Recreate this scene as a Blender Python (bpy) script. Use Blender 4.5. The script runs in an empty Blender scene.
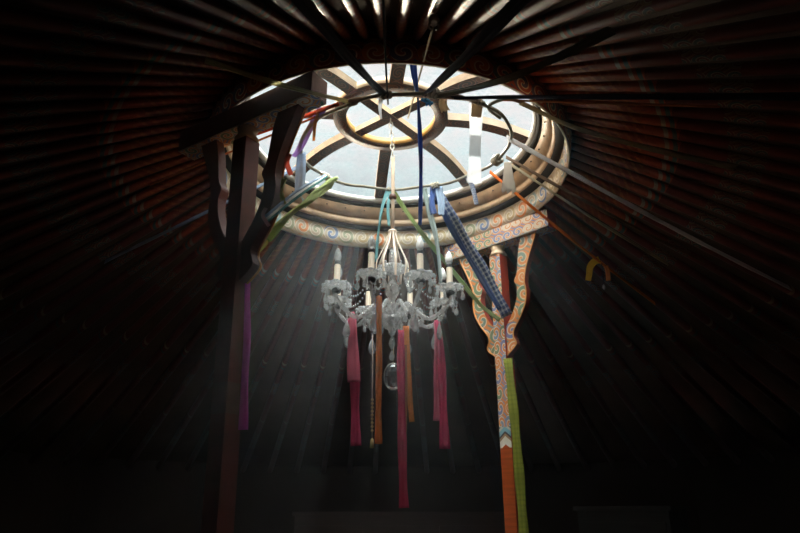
import bpy, bmesh, math, random
from mathutils import Vector, Matrix
random.seed(7)
PI = math.pi
col = bpy.context.scene.collection
R0 = 0.75                 # crown radius
Z0 = 2.53                 # underside of the crown rim
# ------------------------------------------------------------------ camera
CAM = Vector((0.0, -2.343, 1.2)); PITCH = 0.37833; YAW = 0.018; F = 622.0
fw = Vector((math.sin(YAW)*math.cos(PITCH), math.cos(YAW)*math.cos(PITCH), math.sin(PITCH)))
rt = fw.cross(Vector((0, 0, 1))).normalized(); up = rt.cross(fw)
cd = bpy.data.cameras.new('camera'); cam = bpy.data.objects.new('camera', cd); col.objects.link(cam)
cd.sensor_width = 36; cd.sensor_fit = 'HORIZONTAL'; cd.lens = F/800*36; cd.clip_start = .02
cam.location = CAM; cam.rotation_euler = (PI/2+PITCH, 0, -YAW)
bpy.context.scene.camera = cam

def ray(px, py): return (fw + rt*((px-400)/F) + up*((266.5-py)/F)).normalized()
def P(px, py, Y=0.0):
    d = ray(px, py); return CAM + d*((Y-CAM.y)/d.y)
def roof_z(r): return 2.605 - 0.519*(r-0.76)
def RF(px, py, off=.03):
    """where the line through a point of the photo meets the underside of the roof"""
    d = ray(px, py); t = .3
    while t < 6:
        q = CAM + d*t; r = math.hypot(q.x, q.y)
        if r > .76 and q.z > roof_z(r)-off: break
        if r > 2.88: break
        t += .01
    return q
HC = Vector((0.06, -.3, 2.497)); HN = Vector((-.058, -.111, 1)).normalized(); HR = .399
def H(px, py):
    d = ray(px, py); return CAM + d*((HC-CAM).dot(HN)/d.dot(HN))

# ------------------------------------------------------------------ materials
class NT:
    def __init__(s, name):
        s.m = bpy.data.materials.new(name); s.m.use_nodes = True; s.t = s.m.node_tree; s.t.nodes.clear()
        s.out = s.t.nodes.new('ShaderNodeOutputMaterial')
    def n(s, typ, **kw):
        o = s.t.nodes.new(typ)
        for k, v in kw.items():
            if k.startswith('i_'): o.inputs[k[2:].replace('_', ' ')].default_value = v
            else: setattr(o, k, v)
        return o
    def l(s, a, b): s.t.links.new(a, b)
    def math(s, op, a, b=None, c=None):
        o = s.t.nodes.new('ShaderNodeMath'); o.operation = op
        for i, x in enumerate((a, b, c)):
            if x is None: continue
            if isinstance(x, (int, float)): o.inputs[i].default_value = x
            else: s.l(x, o.inputs[i])
        return o.outputs[0]
    def mix(s, f, a, b):
        o = s.t.nodes.new('ShaderNodeMix'); o.data_type = 'RGBA'
        for i, x in ((0, f), (6, a), (7, b)):
            if isinstance(x, (int, float)): o.inputs[i].default_value = x
            elif isinstance(x, tuple): o.inputs[i].default_value = (*x, 1)[:4]
            else: s.l(x, o.inputs[i])
        return o.outputs[2]
    def ramp(s, f, stops, const=False):
        o = s.t.nodes.new('ShaderNodeValToRGB'); r = o.color_ramp
        if const: r.interpolation = 'CONSTANT'
        while len(r.elements) < len(stops): r.elements.new(.5)
        for e, (p, c) in zip(r.elements, stops): e.position = p; e.color = (*c, 1)[:4]
        s.l(f, o.inputs[0]); return o.outputs[0]
    def noise(s, scale, detail=3, vec=None):
        o = s.n('ShaderNodeTexNoise'); o.inputs['Scale'].default_value = scale; o.inputs['Detail'].default_value = detail
        if vec is None:
            tc = s.n('ShaderNodeTexCoord'); vec = tc.outputs['Object']
        s.l(vec, o.inputs['Vector']); return o.outputs[0]
    def uv(s):
        tc = s.n('ShaderNodeUVMap'); sp = s.n('ShaderNodeSeparateXYZ'); s.l(tc.outputs[0], sp.inputs[0])
        return sp.outputs[0], sp.outputs[1]
    def bsdf(s, color, rough=.6, **kw):
        b = s.n('ShaderNodeBsdfPrincipled')
        if isinstance(color, tuple): b.inputs['Base Color'].default_value = (*color, 1)[:4]
        else: s.l(color, b.inputs['Base Color'])
        b.inputs['Roughness'].default_value = rough
        for k, v in kw.items(): b.inputs[k.replace('_', ' ')].default_value = v
        s.l(b.outputs[0], s.out.inputs[0]); return b

MATS = {}
def plain(name, c, rough=.6, var=.25, scale=12, **kw):
    if name in MATS: return MATS[name]
    t = NT(name); n = t.noise(scale)
    d = tuple(x*(1-var) for x in c); e = tuple(min(1, x*(1+var)) for x in c)
    t.bsdf(t.ramp(n, [(.3, d), (.7, e)]), rough, **kw); MATS[name] = t.m; return t.m
def wood(name, c, rough=.5, along=(1, 1, 14)):
    t = NT(name); tc = t.n('ShaderNodeTexCoord'); mp = t.n('ShaderNodeMapping'); t.l(tc.outputs['Object'], mp.inputs[0])
    mp.inputs['Scale'].default_value = along
    n = t.noise(6, 5, mp.outputs[0])
    t.bsdf(t.ramp(n, [(.25, tuple(x*.62 for x in c)), (.55, c), (.8, tuple(min(1, x*1.25) for x in c))]), rough); return t.m
def cloth(name, c, rough=.85, trans=.25, weave=260, c2=None, stripes=0, sheer=0):
    """woven cloth, part of the light comes through it"""
    t = NT(name); u, v = t.uv(); n = t.noise(9, 3); w = t.noise(70, 2)
    base = t.ramp(n, [(.3, tuple(x*.75 for x in c)), (.7, tuple(min(1, x*1.15) for x in c))])
    if c2 is not None:
        f = t.math('LESS_THAN', t.math('FRACT', t.math('MULTIPLY', u, stripes)), .38)
        g = t.math('LESS_THAN', t.math('FRACT', t.math('MULTIPLY', v, 3.0)), .4)
        k = t.math('MULTIPLY', t.math('ADD', f, g), .5)
        base = t.mix(k, base, c2)
    base = t.mix(t.math('MULTIPLY', w, .25), base, tuple(x*.5 for x in c))
    b = t.n('ShaderNodeBsdfPrincipled'); t.l(base, b.inputs['Base Color']); b.inputs['Roughness'].default_value = rough
    tr = t.n('ShaderNodeBsdfTranslucent'); t.l(base, tr.inputs[0])
    mx = t.n('ShaderNodeMixShader'); mx.inputs[0].default_value = trans
    t.l(b.outputs[0], mx.inputs[1]); t.l(tr.outputs[0], mx.inputs[2])
    if sheer:
        tp = t.n('ShaderNodeBsdfTransparent'); m2 = t.n('ShaderNodeMixShader'); m2.inputs[0].default_value = sheer
        t.l(mx.outputs[0], m2.inputs[1]); t.l(tp.outputs[0], m2.inputs[2]); mx = m2
    t.l(mx.outputs[0], t.out.inputs[0]); return t.m

def curls(t, u, v, su, sv, base, outline, fills, border=None, turns=2.4, fillbase=None):
    """rows of painted curls, one in every tile of su x sv metres"""
    U = t.math('MULTIPLY', u, 1/su); V = t.math('MULTIPLY', v, 1/sv)
    fu = t.math('FLOOR', U); fv = t.math('FLOOR', V)
    lx = t.math('SUBTRACT', t.math('SUBTRACT', U, fu), .5); ly = t.math('SUBTRACT', t.math('SUBTRACT', V, fv), .5)
    par = t.math('MODULO', t.math('ADD', t.math('ABSOLUTE', fu), 0.0), 2.0)
    flip = t.math('SUBTRACT', 1.0, t.math('MULTIPLY', par, 2.0))
    ly2 = t.math('MULTIPLY', ly, flip)
    r = t.math('SQRT', t.math('ADD', t.math('MULTIPLY', lx, lx), t.math('MULTIPLY', ly, ly)))
    a = t.math('DIVIDE', t.math('ARCTAN2', ly2, lx), 2*PI)
    s = t.math('FRACT', t.math('ADD', t.math('ADD', a, 1.0), t.math('MULTIPLY', r, turns)))
    wn = t.n('ShaderNodeTexWhiteNoise'); wn.noise_dimensions = '2D'
    cb = t.n('ShaderNodeCombineXYZ'); t.l(fu, cb.inputs[0]); t.l(fv, cb.inputs[1]); t.l(cb.outputs[0], wn.inputs[0])
    k = len(fills); fill = t.ramp(wn.outputs[0], [(i/k, f) for i, f in enumerate(fills)], True)
    is_fill = t.math('MULTIPLY', t.math('GREATER_THAN', s, .14), t.math('LESS_THAN', s, .56))
    is_line = t.math('ADD', t.math('LESS_THAN', s, .14), t.math('MULTIPLY', t.math('GREATER_THAN', s, .56), t.math('LESS_THAN', s, .68)))
    c = t.mix(is_fill, base, fill); c = t.mix(is_line, c, outline)
    inside = t.math('LESS_THAN', r, .5)
    # leaves between the curls
    L = t.math('SINE', t.math('ADD', t.math('MULTIPLY', U, 4*PI), t.math('MULTIPLY', V, 6*PI)))
    leaf = t.mix(t.math('GREATER_THAN', L, .35), base, fillbase or fills[-1])
    c = t.mix(inside, leaf, c)
    return c
def scroll(name, base, outline, fills, su, sv, rough=.45, edge=None, H=None, ecol=None, turns=2.4, worn=.3):
    t = NT(name); u, v = t.uv(); c = curls(t, u, v, su, sv, base, outline, fills, turns=turns)
    if edge:
        e = t.math('MAXIMUM', t.math('LESS_THAN', v, edge), t.math('GREATER_THAN', v, H-edge)); c = t.mix(e, c, ecol)
    c = t.mix(t.math('MULTIPLY', t.noise(40, 3), worn), c, base)
    t.bsdf(c, rough); return t.m

CREAM = (.62, .56, .42); BLUE = (.07, .17, .38); GREEN = (.07, .2, .12); ORNG = (.62, .2, .04); GOLD = (.6, .38, .1)
m_band = scroll('painted band', (.44, .37, .27), (.72, .68, .58), [BLUE, (.22, .26, .15), ORNG, (.16, .3, .34), (.4, .3, .14)], .085, .088, edge=.007, H=.1, ecol=(.5, .44, .33))
m_band_out = scroll('painted red band', (.42, .08, .03), (.8, .65, .4), [(.08, .16, .14), (.7, .2, .04), (.08, .1, .16)], .09, .075, edge=.006, H=.1, ecol=(.35, .05, .02), turns=2.0)
m_plank = scroll('painted capital', (.5, .2, .07), (.66, .62, .5), [BLUE, GREEN, (.55, .5, .4), BLUE], .06, .05, edge=.006, H=.1, ecol=(.12, .16, .14))
m_pil = scroll('painted pillar', (.6, .2, .05), (.68, .62, .48), [BLUE, (.62, .22, .05), GREEN, (.12, .25, .4)], .045, .07, turns=1.9)
m_brk = scroll('painted bracket', (.58, .19, .05), (.66, .58, .42), [BLUE, GREEN, (.6, .2, .04), (.08, .22, .2)], .085, .085, turns=2.1)
m_edge = plain('red edge paint', (.3, .035, .015), .45)
m_orange = wood('orange shaft paint', (.42, .075, .015), .4)
m_wood = wood('ring boards', (.56, .41, .26), .5, (3, 3, 3))
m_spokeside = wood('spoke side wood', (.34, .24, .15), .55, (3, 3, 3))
m_ochre = wood('ochre hub wood', (.45, .24, .05), .5, (3, 3, 3))
m_white = plain('white frame paint', (.45, .45, .42), .6)
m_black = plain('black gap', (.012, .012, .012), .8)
m_metal = plain('dull steel', (.35, .33, .28), .35, .2, Metallic=.8)
m_rod = plain('old cane rod', (.3, .27, .2), .4, .3)
m_darkmetal = plain('dark metal', (.05, .05, .05), .5, .2, Metallic=.5)

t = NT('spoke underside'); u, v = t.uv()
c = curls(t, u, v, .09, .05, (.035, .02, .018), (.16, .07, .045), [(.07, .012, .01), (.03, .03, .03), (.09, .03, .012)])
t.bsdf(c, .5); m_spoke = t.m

# roof poles: red paint with bands of painted ornament along them (u = metres from the crown, v = metres round the pole)
t = NT('painted roof pole'); u, v = t.uv()
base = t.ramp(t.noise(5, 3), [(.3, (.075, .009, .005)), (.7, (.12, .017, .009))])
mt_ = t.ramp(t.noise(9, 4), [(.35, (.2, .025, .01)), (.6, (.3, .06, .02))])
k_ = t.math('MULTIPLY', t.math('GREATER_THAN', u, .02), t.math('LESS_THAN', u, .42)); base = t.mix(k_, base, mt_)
zz = t.math('LESS_THAN', t.math('ABSOLUTE', t.math('SUBTRACT', t.math('FRACT', t.math('MULTIPLY', v, 26)), t.math('FRACT', t.math('MULTIPLY', u, 26)))), .2)
in1 = t.math('MULTIPLY', t.math('GREATER_THAN', u, .1), t.math('LESS_THAN', u, .3))
c = t.mix(t.math('MULTIPLY', t.math('MULTIPLY', zz, in1), .4), base, (.5, .2, .06))
sc_ = curls(t, u, v, .055, .04, (.09, .015, .01), (.2, .18, .14), [(.03, .06, .06), (.04, .05, .09), (.14, .09, .04)])
for a, b in ((.58, .7), (1.32, 1.44), (1.9, 2.1)):
    k = t.math('MULTIPLY', t.math('GREATER_THAN', u, a), t.math('LESS_THAN', u, b)); c = t.mix(k, c, sc_)
vv = t.math('ABSOLUTE', t.math('SUBTRACT', t.math('FRACT', t.math('MULTIPLY', v, 9)), .5))
for a, cc in ((.37, (.3, .28, .22)), (.40, (.04, .1, .1)), (1.12, (.25, .2, .12)), (1.16, (.03, .07, .06)), (1.75, (.15, .13, .1))):
    q = t.math('ADD', u, t.math('MULTIPLY', t.math('MULTIPLY', vv, vv), .16))
    k = t.math('MULTIPLY', t.math('GREATER_THAN', q, a), t.math('LESS_THAN', q, a+.016)); c = t.mix(k, c, cc)
t.bsdf(c, .34, Coat_Weight=1.0, Coat_Roughness=.22); m_pole = t.m

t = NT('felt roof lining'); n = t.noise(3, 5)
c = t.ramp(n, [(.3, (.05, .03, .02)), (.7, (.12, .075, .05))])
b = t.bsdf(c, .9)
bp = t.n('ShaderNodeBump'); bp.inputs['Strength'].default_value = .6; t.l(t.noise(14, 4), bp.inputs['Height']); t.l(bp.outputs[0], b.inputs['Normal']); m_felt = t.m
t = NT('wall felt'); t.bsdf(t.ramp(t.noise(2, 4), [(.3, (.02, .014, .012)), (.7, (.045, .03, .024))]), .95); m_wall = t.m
t = NT('floor boards'); u = t.n('ShaderNodeTexCoord'); sp = t.n('ShaderNodeSeparateXYZ'); t.l(u.outputs['Object'], sp.inputs[0])
gap = t.math('LESS_THAN', t.math('FRACT', t.math('MULTIPLY', sp.outputs[0], 7)), .03)
t.bsdf(t.mix(gap, t.ramp(t.noise(4, 4), [(.3, (.1, .05, .025)), (.7, (.17, .09, .05))]), (.01, .01, .01)), .6); m_floor = t.m

def crystal(name, c=(.95, .97, .97), w=.5, rough=.06, bump=0):
    t = NT(name); g = t.n('ShaderNodeBsdfGlass'); g.inputs['Color'].default_value = (*c, 1); g.inputs['Roughness'].default_value = rough; g.inputs['IOR'].default_value = 1.5
    d = t.n('ShaderNodeBsdfPrincipled'); t.l(t.ramp(t.noise(60, 2), [(.35, tuple(x*.6 for x in c)), (.6, c)]), d.inputs['Base Color']); d.inputs['Roughness'].default_value = .12
    tr = t.n('ShaderNodeBsdfTranslucent'); tr.inputs[0].default_value = (*c, 1)
    if bump:
        vo = t.n('ShaderNodeTexVoronoi'); vo.inputs['Scale'].default_value = 130; tcc = t.n('ShaderNodeTexCoord'); t.l(tcc.outputs['Object'], vo.inputs['Vector'])
        bp = t.n('ShaderNodeBump'); bp.inputs['Strength'].default_value = bump; bp.inputs['Distance'].default_value = .004; t.l(vo.outputs[0], bp.inputs['Height'])
        t.l(bp.outputs[0], g.inputs['Normal']); t.l(bp.outputs[0], d.inputs['Normal']); d.inputs['Coat Weight'].default_value = 1; d.inputs['Specular IOR Level'].default_value = 1
    m1 = t.n('ShaderNodeMixShader'); m1.inputs[0].default_value = .4; t.l(d.outputs[0], m1.inputs[1]); t.l(tr.outputs[0], m1.inputs[2])
    m2 = t.n('ShaderNodeMixShader'); m2.inputs[0].default_value = w; t.l(g.outputs[0], m2.inputs[1]); t.l(m1.outputs[0], m2.inputs[2])
    t.l(m2.outputs[0], t.out.inputs[0]); return t.m
m_glass = crystal('crystal', (.98, .99, .99), w=.3, rough=.0, bump=.5); m_drop = crystal('cut drop', w=.3, rough=.02)
m_bulb_clear = crystal('clear bulb', w=.35, rough=.03)
m_bulb = plain('frosted white bulb', (.92, .92, .9), .35, .03)
m_candle = plain('cream candle sleeve', (.66, .55, .42), .45, .1)
m_prong = plain('cream enamel', (.72, .58, .46), .4, .1)
m_socket = plain('black socket', (.015, .015, .018), .4)

t = NT('dusty glazing')
n = t.noise(9, 7); n2 = t.noise(45, 4)
k = t.math('MULTIPLY', t.ramp(n, [(.35, (0, 0, 0)), (.68, (1, 1, 1))]), t.ramp(n2, [(.3, (.5, .5, .5)), (.7, (1, 1, 1))]))
tr = t.n('ShaderNodeBsdfTransparent'); t.l(t.mix(k, (.97, .98, .98), (.42, .6, .64)), tr.inputs[0])
di = t.n('ShaderNodeBsdfTranslucent'); di.inputs[0].default_value = (.72, .8, .8, 1)
mx = t.n('ShaderNodeMixShader'); t.l(t.math('MULTIPLY', k, .05), mx.inputs[0]); t.l(tr.outputs[0], mx.inputs[1]); t.l(di.outputs[0], mx.inputs[2])
t.l(mx.outputs[0], t.out.inputs[0]); m_pane = t.m

# ------------------------------------------------------------------ mesh helpers
def tag(o, label=None, cat=None, group=None, kind=None):
    if label: o['label'] = label
    if cat: o['category'] = cat
    if group: o['group'] = group
    if kind: o['kind'] = kind
    return o
def empty(name, loc, label=None, cat=None, group=None):
    o = bpy.data.objects.new(name, None); col.objects.link(o); o.location = loc; o.empty_display_size = .05
    return tag(o, label, cat, group)
class MB:
    def __init__(s): s.bm = bmesh.new(); s.uvl = s.bm.loops.layers.uv.new('UVMap')
    def grid(s, rows, uvs=None, closeu=False, closev=False, mi=0, smooth=True):
        """rows: list of lists of points; uvs: same shape"""
        V = [[s.bm.verts.new(p) for p in r] for r in rows]; n, m = len(V), len(V[0])
        for i in range(n if closev else n-1):
            for j in range(m if closeu else m-1):
                i2, j2 = (i+1) % n, (j+1) % m
                try: f = s.bm.faces.new((V[i][j], V[i][j2], V[i2][j2], V[i2][j]))
                except ValueError: continue
                f.material_index = mi; f.smooth = smooth
                if uvs:
                    ju = j+1 if j+1 < len(uvs[i]) else j2
                    iu = i+1 if i+1 < len(uvs) else i2
                    for l, uvv in zip(f.loops, (uvs[i][j], uvs[i][ju], uvs[iu][ju], uvs[iu][j])): l[s.uvl].uv = uvv
        return V
    def cap(s, vs, mi=0):
        try: f = s.bm.faces.new(vs); f.material_index = mi; return f
        except ValueError: return None
    def tube(s, pts, rad, seg=8, mi=0, capped=True):
        pts = [Vector(p) for p in pts]; n = len(pts)
        if isinstance(rad, (int, float)): rad = [rad]*n
        T = [(pts[min(i+1, n-1)]-pts[max(i-1, 0)]).normalized() for i in range(n)]
        a = Vector((0, 0, 1)) if abs(T[0].z) < .9 else Vector((1, 0, 0))
        N = (a - T[0]*a.dot(T[0])).normalized(); rows = []; uvs = []; L = 0
        for i in range(n):
            N = (N - T[i]*N.dot(T[i])).normalized(); B = T[i].cross(N)
            if i: L += (pts[i]-pts[i-1]).length
            rows.append([pts[i] + (N*math.cos(k*2*PI/seg)+B*math.sin(k*2*PI/seg))*rad[i] for k in range(seg)])
            uvs.append([(L, k*2*PI/seg*rad[i]) for k in range(seg+1)])
        V = s.grid(rows, uvs, closeu=True, mi=mi)
        if capped: s.cap(V[0], mi); s.cap(V[-1], mi)
    def lathe(s, prof, c=(0, 0, 0), seg=16, mi=0, wav=0, wn=8, smooth=True):
        c = Vector(c); rows = []
        for r, z in prof:
            rows.append([c+Vector((math.cos(k*2*PI/seg)*r*(1+wav*math.cos(wn*k*2*PI/seg)), math.sin(k*2*PI/seg)*r*(1+wav*math.cos(wn*k*2*PI/seg)), z)) for k in range(seg)])
        V = s.grid(rows, closeu=True, mi=mi, smooth=smooth); s.cap(V[0], mi); s.cap(V[-1], mi)
    def box(s, c, size, M=None, mi=0, bev=0):
        c = Vector(c); x, y, z = (q/2 for q in size); M = M or Matrix.Identity(3)
        def vt(a, b, d): return s.bm.verts.new(c + M @ Vector((a*x, b*y, d*z)))
        v = [vt(a, b, d) for a in (-1, 1) for b in (-1, 1) for d in (-1, 1)]
        fs = []
        for q, dim in (((0, 1, 3, 2), 'yz'), ((4, 6, 7, 5), 'yz'), ((0, 4, 5, 1), 'xz'), ((2, 3, 7, 6), 'xz'), ((0, 2, 6, 4), 'xy'), ((1, 5, 7, 3), 'xy')):
            f = s.bm.faces.new([v[i] for i in q]); f.material_index = mi; fs.append(f)
            for l in f.loops:
                p = M.transposed() @ (l.vert.co - c)
                l[s.uvl].uv = {'yz': (p.y, p.z+z), 'xz': (p.x, p.z+z), 'xy': (p.x, p.y+y)}[dim]
        return fs
    def build(s, name, mat, parent=None, loc=None):
        bmesh.ops.recalc_face_normals(s.bm, faces=s.bm.faces)
        me = bpy.data.meshes.new(name); s.bm.to_mesh(me); s.bm.free()
        for m in (mat if isinstance(mat, (list, tuple)) else [mat]): me.materials.append(m)
        o = bpy.data.objects.new(name, me); col.objects.link(o)
        if parent is not None: o.parent = parent; o.matrix_parent_inverse = Matrix.Identity(4)
        if loc is not None: o.location = loc
        return o
def rel(root, pts): return [Vector(p)-root.location for p in pts]
def smooth(pts, n=10):
    pts = [Vector(p) for p in pts]
    if len(pts) == 2: return [pts[0].lerp(pts[1], i/(n*2)) for i in range(n*2+1)]
    q = [pts[0]*2-pts[1]] + pts + [pts[-1]*2-pts[-2]]; out = []
    for i in range(1, len(q)-2):
        for k in range(n):
            t = k/n; a, b, c, d = q[i-1:i+3]
            out.append(.5*((2*b)+(c-a)*t+(2*a-5*b+4*c-d)*t*t+(3*b-a-3*c+d)*t**3))
    out.append(pts[-1]); return out

# ------------------------------------------------------------------ setting: floor, walls, roof felt
m = MB(); N = 64
for z, rr in ((0, 3.0),):
    m.lathe([(3.0, -.1), (3.0, 0)], seg=N, smooth=False)
tag(m.build('floor', m_floor), kind='structure')
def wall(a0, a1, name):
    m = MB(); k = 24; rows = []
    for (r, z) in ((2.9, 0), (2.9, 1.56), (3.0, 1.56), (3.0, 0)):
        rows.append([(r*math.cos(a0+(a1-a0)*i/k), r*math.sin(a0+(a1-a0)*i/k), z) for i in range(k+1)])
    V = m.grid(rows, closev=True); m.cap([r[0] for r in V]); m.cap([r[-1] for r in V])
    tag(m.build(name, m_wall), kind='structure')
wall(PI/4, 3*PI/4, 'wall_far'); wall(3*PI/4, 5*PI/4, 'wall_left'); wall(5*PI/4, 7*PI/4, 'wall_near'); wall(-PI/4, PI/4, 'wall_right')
m = MB(); rows = []
prof = [(.76, 2.665), (3.02, 2.665-.519*2.26), (3.02, 2.70-.519*2.26), (.76, 2.70)]
for r, z in prof: rows.append([(r*math.cos(k*2*PI/176), r*math.sin(k*2*PI/176), z - (0.010*abs(math.sin(k*PI/2)) if z < 2.7 and r < 1 else 0)) for k in range(176)])
m.grid(rows, closeu=True, closev=True)
tag(m.build('ceiling', m_felt), kind='structure')

# ------------------------------------------------------------------ roof poles
NP = 88
m = MB(); L = 2.42
m.tube([(0, 0, 0), (.06, 0, 0), (.4, 0, 0), (1.2, 0, 0), (L, 0, 0)], [.013, .017, .019, .021, .021], 10)
pole0 = m.build('roof_pole', m_pole)
slope = math.atan(.519)
def pole_tags(a):
    x, y = math.cos(a), math.sin(a)
    if y < -.75 and abs(x) < .66: return 'red painted roof pole overhead above the near edge of the crown ring', 'roof poles overhead above the near crown edge'
    if y > .45 and abs(x) < .85: return 'dark red ornamented roof pole sloping down behind the chandelier to the far wall', 'roof poles behind the chandelier'
    if x < 0: return 'red painted roof pole sloping away to the left beyond the silhouetted pillar', 'roof poles on the left side'
    return 'red painted roof pole sloping away to the right beyond the straps', 'roof poles on the right side'
for i in range(NP):
    a = (i+.5)*2*PI/NP
    o = pole0 if i == 0 else pole0.copy()
    if i: col.objects.link(o)
    o.location = (.762*math.cos(a), .762*math.sin(a), 2.625)
    o.rotation_euler = (0, slope, a)
    lb, g = pole_tags(a); tag(o, lb, 'roof pole', g)

# ------------------------------------------------------------------ crown ring
crown = empty('crown_ring', (0, 0, Z0), 'round wooden crown ring with eight spokes and glass panes at the top of the roof', 'crown ring')
def annulus(prof, name, mats, seg=96, mis=None, a0=0, a1=2*PI, parent=crown):
    m = MB(); full = abs(a1-a0-2*PI) < 1e-6; n = len(prof)
    for j in range(n):
        (r, z), (r2, z2) = prof[j], prof[(j+1) % n]; h = math.hypot(r2-r, z2-z)
        rows, uvs = [], []
        for (rr, zz, v) in ((r, z, 0), (r2, z2, h)):
            rows.append([(rr*math.cos(a0+(a1-a0)*k/seg), rr*math.sin(a0+(a1-a0)*k/seg), zz) for k in range(seg+1)])
            uvs.append([((a0+(a1-a0)*k/seg)*max(r, r2), v) for k in range(seg+1)])
        m.grid(rows, uvs, mi=(mis[j] if mis else 0))
    if not full:
        for k in (0, seg):
            m.cap([m.bm.verts.new((r*math.cos(a0+(a1-a0)*k/seg), r*math.sin(a0+(a1-a0)*k/seg), z)) for r, z in prof])
    bmesh.ops.remove_doubles(m.bm, verts=m.bm.verts, dist=1e-5)
    return m.build(name, mats, parent)
annulus([(.751, 0), (.765, .1), (.735, .1), (.742, .0)], 'painted_rim', [m_band_out, m_band], mis=[0, 1, 1, 1])
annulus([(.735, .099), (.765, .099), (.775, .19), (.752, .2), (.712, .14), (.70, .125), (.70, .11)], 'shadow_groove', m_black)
annulus([(.712, .118), (.70, .150), (.69, .150), (.70, .112)], 'lower_board', m_wood)
annulus([(.70, .150), (.75, .21), (.655, .205), (.655, .20), (.688, .146)], 'upper_board', m_wood)
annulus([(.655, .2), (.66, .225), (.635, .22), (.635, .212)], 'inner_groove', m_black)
annulus([(.64, .212), (.65, .242), (.62, .245), (.62, .225)], 'glazing_frame', m_white)
SP = [math.radians(95+45*k) for k in range(8)]
HZ = .308
def arc(t):   # from hub (t=0) to frame (t=1): radius and height of the spoke underside
    r = .245+t*(.655-.245); return r, HZ - .083*t - .0 + .028*math.sin(t*PI)
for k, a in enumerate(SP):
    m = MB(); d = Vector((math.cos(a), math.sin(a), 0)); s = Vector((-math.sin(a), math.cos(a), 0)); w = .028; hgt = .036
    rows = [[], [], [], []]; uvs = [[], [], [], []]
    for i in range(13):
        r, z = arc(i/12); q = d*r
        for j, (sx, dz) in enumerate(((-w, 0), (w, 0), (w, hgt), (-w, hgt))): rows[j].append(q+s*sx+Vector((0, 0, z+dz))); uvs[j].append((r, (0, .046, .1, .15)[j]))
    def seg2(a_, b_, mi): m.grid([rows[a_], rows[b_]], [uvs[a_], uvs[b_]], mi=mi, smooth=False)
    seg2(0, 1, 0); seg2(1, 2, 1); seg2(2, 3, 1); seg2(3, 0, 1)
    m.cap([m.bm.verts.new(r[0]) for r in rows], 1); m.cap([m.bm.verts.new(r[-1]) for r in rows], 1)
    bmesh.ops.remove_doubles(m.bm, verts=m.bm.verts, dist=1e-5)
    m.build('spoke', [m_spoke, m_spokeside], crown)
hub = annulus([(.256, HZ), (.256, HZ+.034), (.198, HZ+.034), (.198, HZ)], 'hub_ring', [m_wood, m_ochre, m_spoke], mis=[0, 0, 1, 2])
for k in range(2):
    a = math.radians(50+90*k); m = MB(); M = Matrix.Rotation(a, 3, 'Z')
    fs = m.box((0, 0, HZ+.016+.003*k), (.41, .046, .026), M, mi=1)
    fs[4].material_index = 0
    m.build('hub_crossbar', [m_spoke, m_wood], crown)
for k in range(8):
    a0, a1 = SP[k], SP[k]+PI/4; m = MB(); top, bot = [], []
    for i in range(9):
        r, z = arc(i/8); r = max(r, .24)
        bot.append([(r*math.cos(a0+(a1-a0)*j/8), r*math.sin(a0+(a1-a0)*j/8), z+.037) for j in range(9)])
    m.grid(bot)
    o = m.build('pane', m_pane, crown)
m = MB(); m.grid([[(r*math.cos(k*PI/24), r*math.sin(k*PI/24), HZ+.036) for k in range(49)] for r in (.001, .12, .23)]); m.build('hub_pane', m_pane, crown)
m = MB()
for k in range(40):
    a = k*2*PI/40+.05; m.lathe([(.004, 0), (.004, .004)], (.664*math.cos(a), .664*math.sin(a), .180), 6)
m.build('screw_heads', m_darkmetal, crown)

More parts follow.
